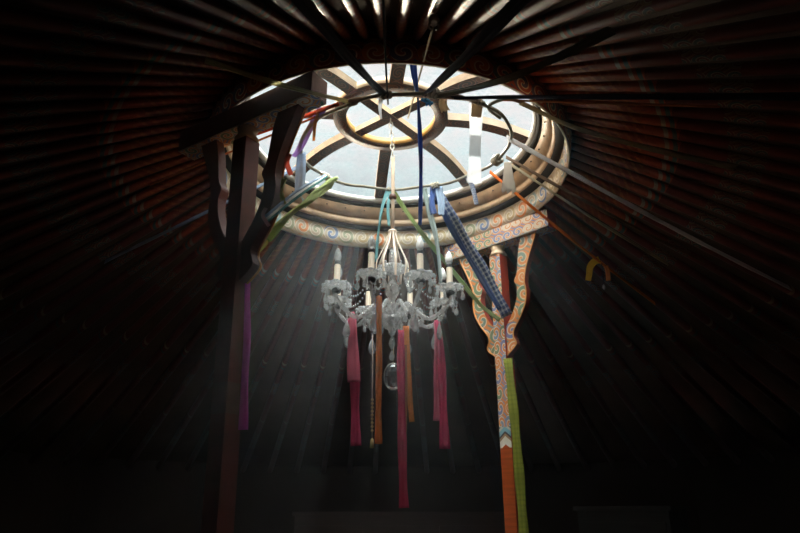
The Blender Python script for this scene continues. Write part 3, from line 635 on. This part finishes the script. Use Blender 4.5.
for k in range(8):
    a = -PI/2 + math.radians(3+22.5+45*k); d = Vector((math.cos(a), math.sin(a), 0)); s = Vector((-math.sin(a), math.cos(a), 0))
    RA = .236
    m = MB(); pth = smooth([d*.022+Vector((0, 0, zc(314))), d*.06+Vector((0, 0, zc(305))), d*.10+Vector((0, 0, zc(313))), d*.145+Vector((0, 0, zc(322))), d*.195+Vector((0, 0, zc(317))), d*(RA+.004)+Vector((0, 0, zc(304))), d*RA+Vector((0, 0, arm_z-.006))], 6)
    m.tube(pth, [.0085+.0012*math.sin(i*1.3) for i in range(len(pth))], 8)
    arm = m.build('candle_arm', m_glass, ch)
    # small scroll on the arm
    m = MB(); c0 = d*.10+Vector((0, 0, zc(313))); m.tube([c0+d*(math.cos(t_)*(.004+.0045*t_))+Vector((0, 0, math.sin(t_)*(.004+.0045*t_)-.02)) for t_ in [i*.45 for i in range(13)]], .0045, 6); m.build('arm_scroll', m_glass, arm)
    b = MB(); b.lathe([(.004, -.012), (.012, -.009), (.028, -.005), (.044, .003), (.052, .010), (.045, .008), (.026, .001), (.008, 0)], d*RA+Vector((0, 0, arm_z)), 48, wav=.11, wn=8); b.build('drip_dish', m_glass, arm)
    b = MB(); b.lathe([(.006, -.03), (.016, -.024), (.02, -.014), (.012, -.006)], d*RA+Vector((0, 0, arm_z)), 14); b.build('dish_socket', m_darkmetal, arm)
    b = MB(); b.lathe([(.013, 0), (.0145, .004), (.0120, .008), (.0120, .084), (.0105, .088)], d*RA+Vector((0, 0, arm_z+.002)), 14); b.build('candle_sleeve', m_candle, arm)
    b = MB(); b.lathe([(.0118, 0), (.0118, .014), (.0085, .016)], d*RA+Vector((0, 0, arm_z+.090)), 12); b.build('bulb_socket', m_socket, arm)
    white = d.x > 0.0
    b = MB(); b.lathe([(.009, 0), (.0135, .010), (.0150, .021), (.0125, .036), (.0065, .050), (.001, .057)], d*RA+Vector((0, 0, arm_z+.104)), 14); b.build('bulb', m_bulb if white else m_bulb_clear, arm)
    for j in range(8):
        t_ = j*PI/4+.3*k; p = d*RA+Vector((math.cos(t_)*.052, math.sin(t_)*.052, arm_z+.006))
        put(bead_p, arm, p-Vector((0, 0, .004)), 1.3); put(bead_p, arm, p-Vector((0, 0, .018)), 1.1)
        if j % 2: put(drop_p, arm, p-Vector((0, 0, .023)), .85, t_)
        else: put(bead_p, arm, p-Vector((0, 0, .028)), 1.2)
    p = d*.19+Vector((0, 0, zc(320)))
    put(bead_p, arm, p-Vector((0, 0, .008)), 1.0)
    put(bead_p, arm, p-Vector((0, 0, .02)), .8)
    put(drop_p, arm, p-Vector((0, 0, .026)), 1.7, a+PI/2+.3)
    p2 = d*.115+Vector((0, 0, zc(319))); put(drop_p, arm, p2-Vector((0, 0, .01)), .8, a+1)
    # festoon of beads from the upper dish to the arm
    m = MB(); A_, B_ = d*.08+Vector((0, 0, zc(268))), d*.185+Vector((0, 0, zc(302)))
    for i in range(12):
        f = i/11; pp = A_.lerp(B_, f)-Vector((0, 0, .05*math.sin(f*PI)))
        m.lathe([(.0004, -.005), (.0045, 0), (.0004, .005)], pp, 6, smooth=False)
    m.build('bead_festoon', m_glass, arm)
# big faceted crystal hanging below
root = empty('crystal_ball', P(393, 359, 0), 'large oval faceted crystal hanging on a thread below the chandelier', 'crystal')
m = MB(); prof = []
for i in range(9):
    f = i/8*PI; prof.append((max(.0005, .033*math.sin(f)), .05*math.cos(f)))
m.lathe(prof, (0, 0, -.068), 12, smooth=False)
for v in m.bm.verts: v.co.y *= .6
m.build('faceted_ball', crystal('cut crystal ball', w=.08, rough=.0), root)
m = MB(); m.tube([(0.0, 0, -.068)+Vector((0, 0, 0)) if 0 else (math.cos(k*2*PI/24)*.0345, 0, -.068+math.sin(k*2*PI/24)*.0515) for k in range(25)], .0022, 6); m.build('wire_rim', m_metal, root)
m = MB(); m.tube([(0, 0, -.016), (.002, 0, P(393, 348, 0).z-root.location.z)], .0012, 5); m.build('thread', c_rope, root)

# ribbons tied to the chandelier
A('ribbon', 'raspberry pink chiffon ribbon hanging from the left chandelier arm', 'ribbon', [P(352, 312, -.03), P(353, 322, -.03), P(353, 352, -.03), P(354, 382, -.03)], .02, c_pink, (1, 0, 0), fold=.3, w_end=.05, folds=2.5)
A('ribbon', 'deep pink ribbon hanging lower, from under the raspberry chiffon one at left', 'ribbon', [P(352, 318, .0), P(354, 350, .0), P(355, 400, .0), P(356, 446, .0)], .034, cloth('deep pink silk', (.7, .07, .18), trans=.3), (1, 0, 0), fold=.35, w_end=.036, folds=1.5)
A('ribbon', 'burnt orange silk ribbon hanging left of the crystal ball', 'ribbon', [P(379, 296, -.21), P(379, 305, -.22), P(379, 350, -.21), P(378.5, 400, -.2), P(378.5, 444, -.2)], .018, c_amber, (1, 0, 0), fold=.35, w_end=.024, folds=1.0)
root = empty('bead_tassel', P(372.5, 335, -.1), 'thin beige bead string with a small tassel hanging beside the orange ribbon', 'tassel')
e = P(372, 442, -.1)-root.location
m = MB(); m.tube([(0, 0, 0), e*.5, e], .0018, 5); m.build('string', c_rope, root)
for k in range(9):
    b = bead_mesh(.0055, 8); b.build('bead', plain('ochre bead', (.5, .36, .16), .5), root, e*(.62+.035*k))
m = MB(); m.lathe([(.003, .012), (.006, .006), (.008, -.02), (.004, -.021)], e, 8); m.build('tassel_end', plain('straw tassel', (.55, .4, .16), .8), root)
A('ribbon', 'long crimson ribbon in the middle reaching lowest of all ribbons', 'ribbon', [P(401, 330, -.06), P(401, 370, -.06), P(402, 430, -.06), P(403, 480, -.06), P(404, 508, -.06)], .026, c_crim, (1, 0, 0), fold=.35, w_end=.034, folds=1.5, twist=.0)
A('ribbon', 'burnt orange ribbon hanging just right of the long crimson ribbon', 'ribbon', [P(406, 326, -.05), P(407, 360, -.05), P(410, 400, -.05), P(412, 422, -.05)], .028, c_amber, (1, 0, 0), fold=.35, w_end=.02)
A('ribbon', 'narrow rust ribbon lying along the right edge of the long crimson ribbon', 'ribbon', [P(405, 345, -.055), P(406, 390, -.055), P(405, 430, -.055), P(404, 468, -.055)], .012, cloth('rust silk', (.42, .12, .05), trans=.3), (1, 0, 0), fold=.3)
A('ribbon', 'pink ribbon hanging from the right chandelier arm, the shorter left strip', 'ribbon', [P(436, 322, .02), P(437, 350, .02), P(437, 390, .02), P(437, 421, .02)], .018, c_pink, (1, 0, 0), fold=.35, w_end=.03)
A('ribbon', 'crimson pink ribbon hanging from the right chandelier arm, the longer right strip', 'ribbon', [P(437, 320, .0), P(441, 350, .0), P(443, 400, .0), P(445, 449, .0)], .022, cloth('cherry silk', (.75, .07, .18), trans=.35), (1, 0, 0), fold=.3, w_end=.036)

# ------------------------------------------------------------------ furniture by the far wall
def cabinet(c, w, d, h, rz, label, doors, mat):
    root = empty('painted_chest' if doors == 3 else 'side_cupboard', (c[0], c[1], 0), label, 'chest' if doors == 3 else 'cupboard'); root.rotation_euler = (0, 0, rz)
    m = MB(); m.box((0, 0, h*.5+.03), (w, d, h-.1), None); m.build('body', mat, root)
    m = MB(); m.box((0, 0, h-.01), (w+.04, d+.03, .025)); m.build('top', mat, root)
    m = MB(); m.box((0, 0, .035), (w-.06, d-.06, .07)); m.build('plinth', m_black, root)
    for k in range(doors):
        x = (k-(doors-1)/2)*w/doors
        m = MB(); m.box((x, -d/2-.008, h*.52), (w/doors-.04, .018, h-.22)); dr = m.build('door', m_plank if 0 else mat, root)
        m = MB(); m.lathe([(.004, 0), (.012, .008), (.012, .016), (.004, .02)], (0, 0, 0), 10); kn_ = m.build('knob', m_metal, dr); kn_.location = (x+w/doors*.35, -d/2-.016, h*.55); kn_.rotation_euler = (PI/2, 0, 0)
m_chest = wood('dark chest paint', (.03, .014, .009), .5)
cabinet((.09, 2.45), 1.45, .4, 1.21, 0, 'dark wooden chest standing against the far wall below the ribbons', 3, m_chest)
cabinet((1.5, 1.75), .55, .35, 1.24, -.7, 'small dark cupboard against the wall at lower right', 1, wood('dark cupboard paint', (.02, .018, .016), .5))

# ------------------------------------------------------------------ haze in the air
m = MB(); m.lathe([(2.88, .02), (2.88, 1.46), (.70, 2.6), (.62, 2.745)], seg=48, smooth=False)
t = NT('dusty air'); vs = t.n('ShaderNodeVolumePrincipled')
HAZE = .0115
t.t.nodes.remove(vs); vs = t.n('ShaderNodeVolumeScatter');  vs.inputs['Anisotropy'].default_value = .5; vs.inputs['Color'].default_value = (.9, .96, 1, 1)
tc = t.n('ShaderNodeTexCoord'); sp = t.n('ShaderNodeSeparateXYZ'); t.l(tc.outputs['Object'], sp.inputs[0])
dx = t.math('ADD', sp.outputs[0], .03); dy = t.math('ADD', sp.outputs[1], .45)
r2 = t.math('ADD', t.math('MULTIPLY', dx, dx), t.math('MULTIPLY', t.math('MULTIPLY', dy, dy), .5))
gs = t.math('EXPONENT', t.math('MULTIPLY', r2, -7.0))
mr = t.n('ShaderNodeMapRange'); mr.interpolation_type = 'SMOOTHSTEP'; t.l(sp.outputs[2], mr.inputs[0])
for i_, v_ in ((1, 1.6), (2, 2.4), (3, 1.0), (4, 0.03)): mr.inputs[i_].default_value = v_
t.l(t.math('ADD', t.math('MULTIPLY', t.math('MULTIPLY', gs, mr.outputs[0]), HAZE*3.9), HAZE*.03), vs.inputs['Density'])
t.l(vs.outputs[0], t.out.inputs['Volume'])
hz = m.build('haze', t.m); tag(hz, 'thin dusty haze in the air showing the light shafts', 'haze', None, 'stuff')

# ------------------------------------------------------------------ light
sd = bpy.data.lights.new('sun', 'SUN'); sd.energy = 19.0; sd.angle = math.radians(.6); sd.color = (1, .94, .86)
so = bpy.data.objects.new('sun', sd); col.objects.link(so); so.location = (0, 4, 5)
so.rotation_euler = (-ray(399, 52)).to_track_quat('-Z', 'Y').to_euler()
w = bpy.data.worlds.new('overcast sky'); bpy.context.scene.world = w; w.use_nodes = True; nt = w.node_tree; nt.nodes.clear()
wo = nt.nodes.new('ShaderNodeOutputWorld'); bg = nt.nodes.new('ShaderNodeBackground'); nt.links.new(bg.outputs[0], wo.inputs[0])
tc = nt.nodes.new('ShaderNodeTexCoord'); sp = nt.nodes.new('ShaderNodeSeparateXYZ'); nt.links.new(tc.outputs['Generated'], sp.inputs[0])
rp = nt.nodes.new('ShaderNodeValToRGB'); nt.links.new(sp.outputs[2], rp.inputs[0])
el = rp.color_ramp.elements; el[0].position = .0; el[0].color = (.10, .12, .12, 1); el[1].position = .72; el[1].color = (1.0, .98, .98, 1)
e_ = el.new(.45); e_.color = (.50, .62, .66, 1); e_ = el.new(.56); e_.color = (1.0, .98, .98, 1)
ns = nt.nodes.new('ShaderNodeTexNoise'); ns.inputs['Scale'].default_value = 5; nt.links.new(tc.outputs['Generated'], ns.inputs['Vector'])
mu = nt.nodes.new('ShaderNodeMix'); mu.data_type = 'RGBA'; mu.blend_type = 'MULTIPLY'; mu.inputs[0].default_value = .2
nt.links.new(rp.outputs[0], mu.inputs[6]); nt.links.new(ns.outputs[0], mu.inputs[7])
def fill_lobe(d, power, colour, prev, zmask=None):
    """unseen bright patch added to the sky round the direction d, to light the inside"""
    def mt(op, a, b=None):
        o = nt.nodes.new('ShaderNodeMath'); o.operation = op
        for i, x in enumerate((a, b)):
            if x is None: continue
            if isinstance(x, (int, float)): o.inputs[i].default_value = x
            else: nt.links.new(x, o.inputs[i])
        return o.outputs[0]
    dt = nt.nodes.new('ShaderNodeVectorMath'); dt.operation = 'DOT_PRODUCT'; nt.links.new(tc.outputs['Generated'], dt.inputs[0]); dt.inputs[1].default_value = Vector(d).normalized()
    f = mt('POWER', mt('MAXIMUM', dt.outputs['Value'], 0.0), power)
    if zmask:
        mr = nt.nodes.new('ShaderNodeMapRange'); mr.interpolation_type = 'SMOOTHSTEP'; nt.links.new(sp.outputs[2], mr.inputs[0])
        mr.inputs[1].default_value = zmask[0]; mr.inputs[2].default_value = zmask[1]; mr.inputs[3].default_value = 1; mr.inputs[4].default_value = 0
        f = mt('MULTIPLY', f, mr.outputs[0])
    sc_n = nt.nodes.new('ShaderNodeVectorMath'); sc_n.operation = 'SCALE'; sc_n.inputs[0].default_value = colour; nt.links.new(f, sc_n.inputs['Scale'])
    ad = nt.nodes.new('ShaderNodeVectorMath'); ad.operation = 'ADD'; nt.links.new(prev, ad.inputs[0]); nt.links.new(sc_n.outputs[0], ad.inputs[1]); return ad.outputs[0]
o_ = fill_lobe((0, -.46, .89), 7, (27, 26.3, 25), mu.outputs[2])            # patch added to the unseen sky behind the camera and overhead, for front light
o_ = fill_lobe((-.28, .94, .20), 22, (68, 55, 41), o_, (.33, .45))       # warm patch added low over the horizon, out of view, lights the near poles
o_ = fill_lobe((-.97, .1, .22), 12, (20, 12.5, 8), o_, (.33, .45))           # weaker unseen patch added low on the left, lights the right-hand poles
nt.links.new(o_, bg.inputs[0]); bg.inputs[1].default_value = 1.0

sc = bpy.context.scene
sc.view_settings.view_transform = 'Standard'; sc.view_settings.look = 'None'; sc.view_settings.exposure = 0; sc.view_settings.gamma = 1
cy = sc.cycles
cy.use_denoising = True; cy.max_bounces = 8; cy.diffuse_bounces = 4; cy.glossy_bounces = 4; cy.transmission_bounces = 8; cy.transparent_max_bounces = 12; cy.volume_bounces = 0
cy.sample_clamp_indirect = 4; cy.use_adaptive_sampling = False
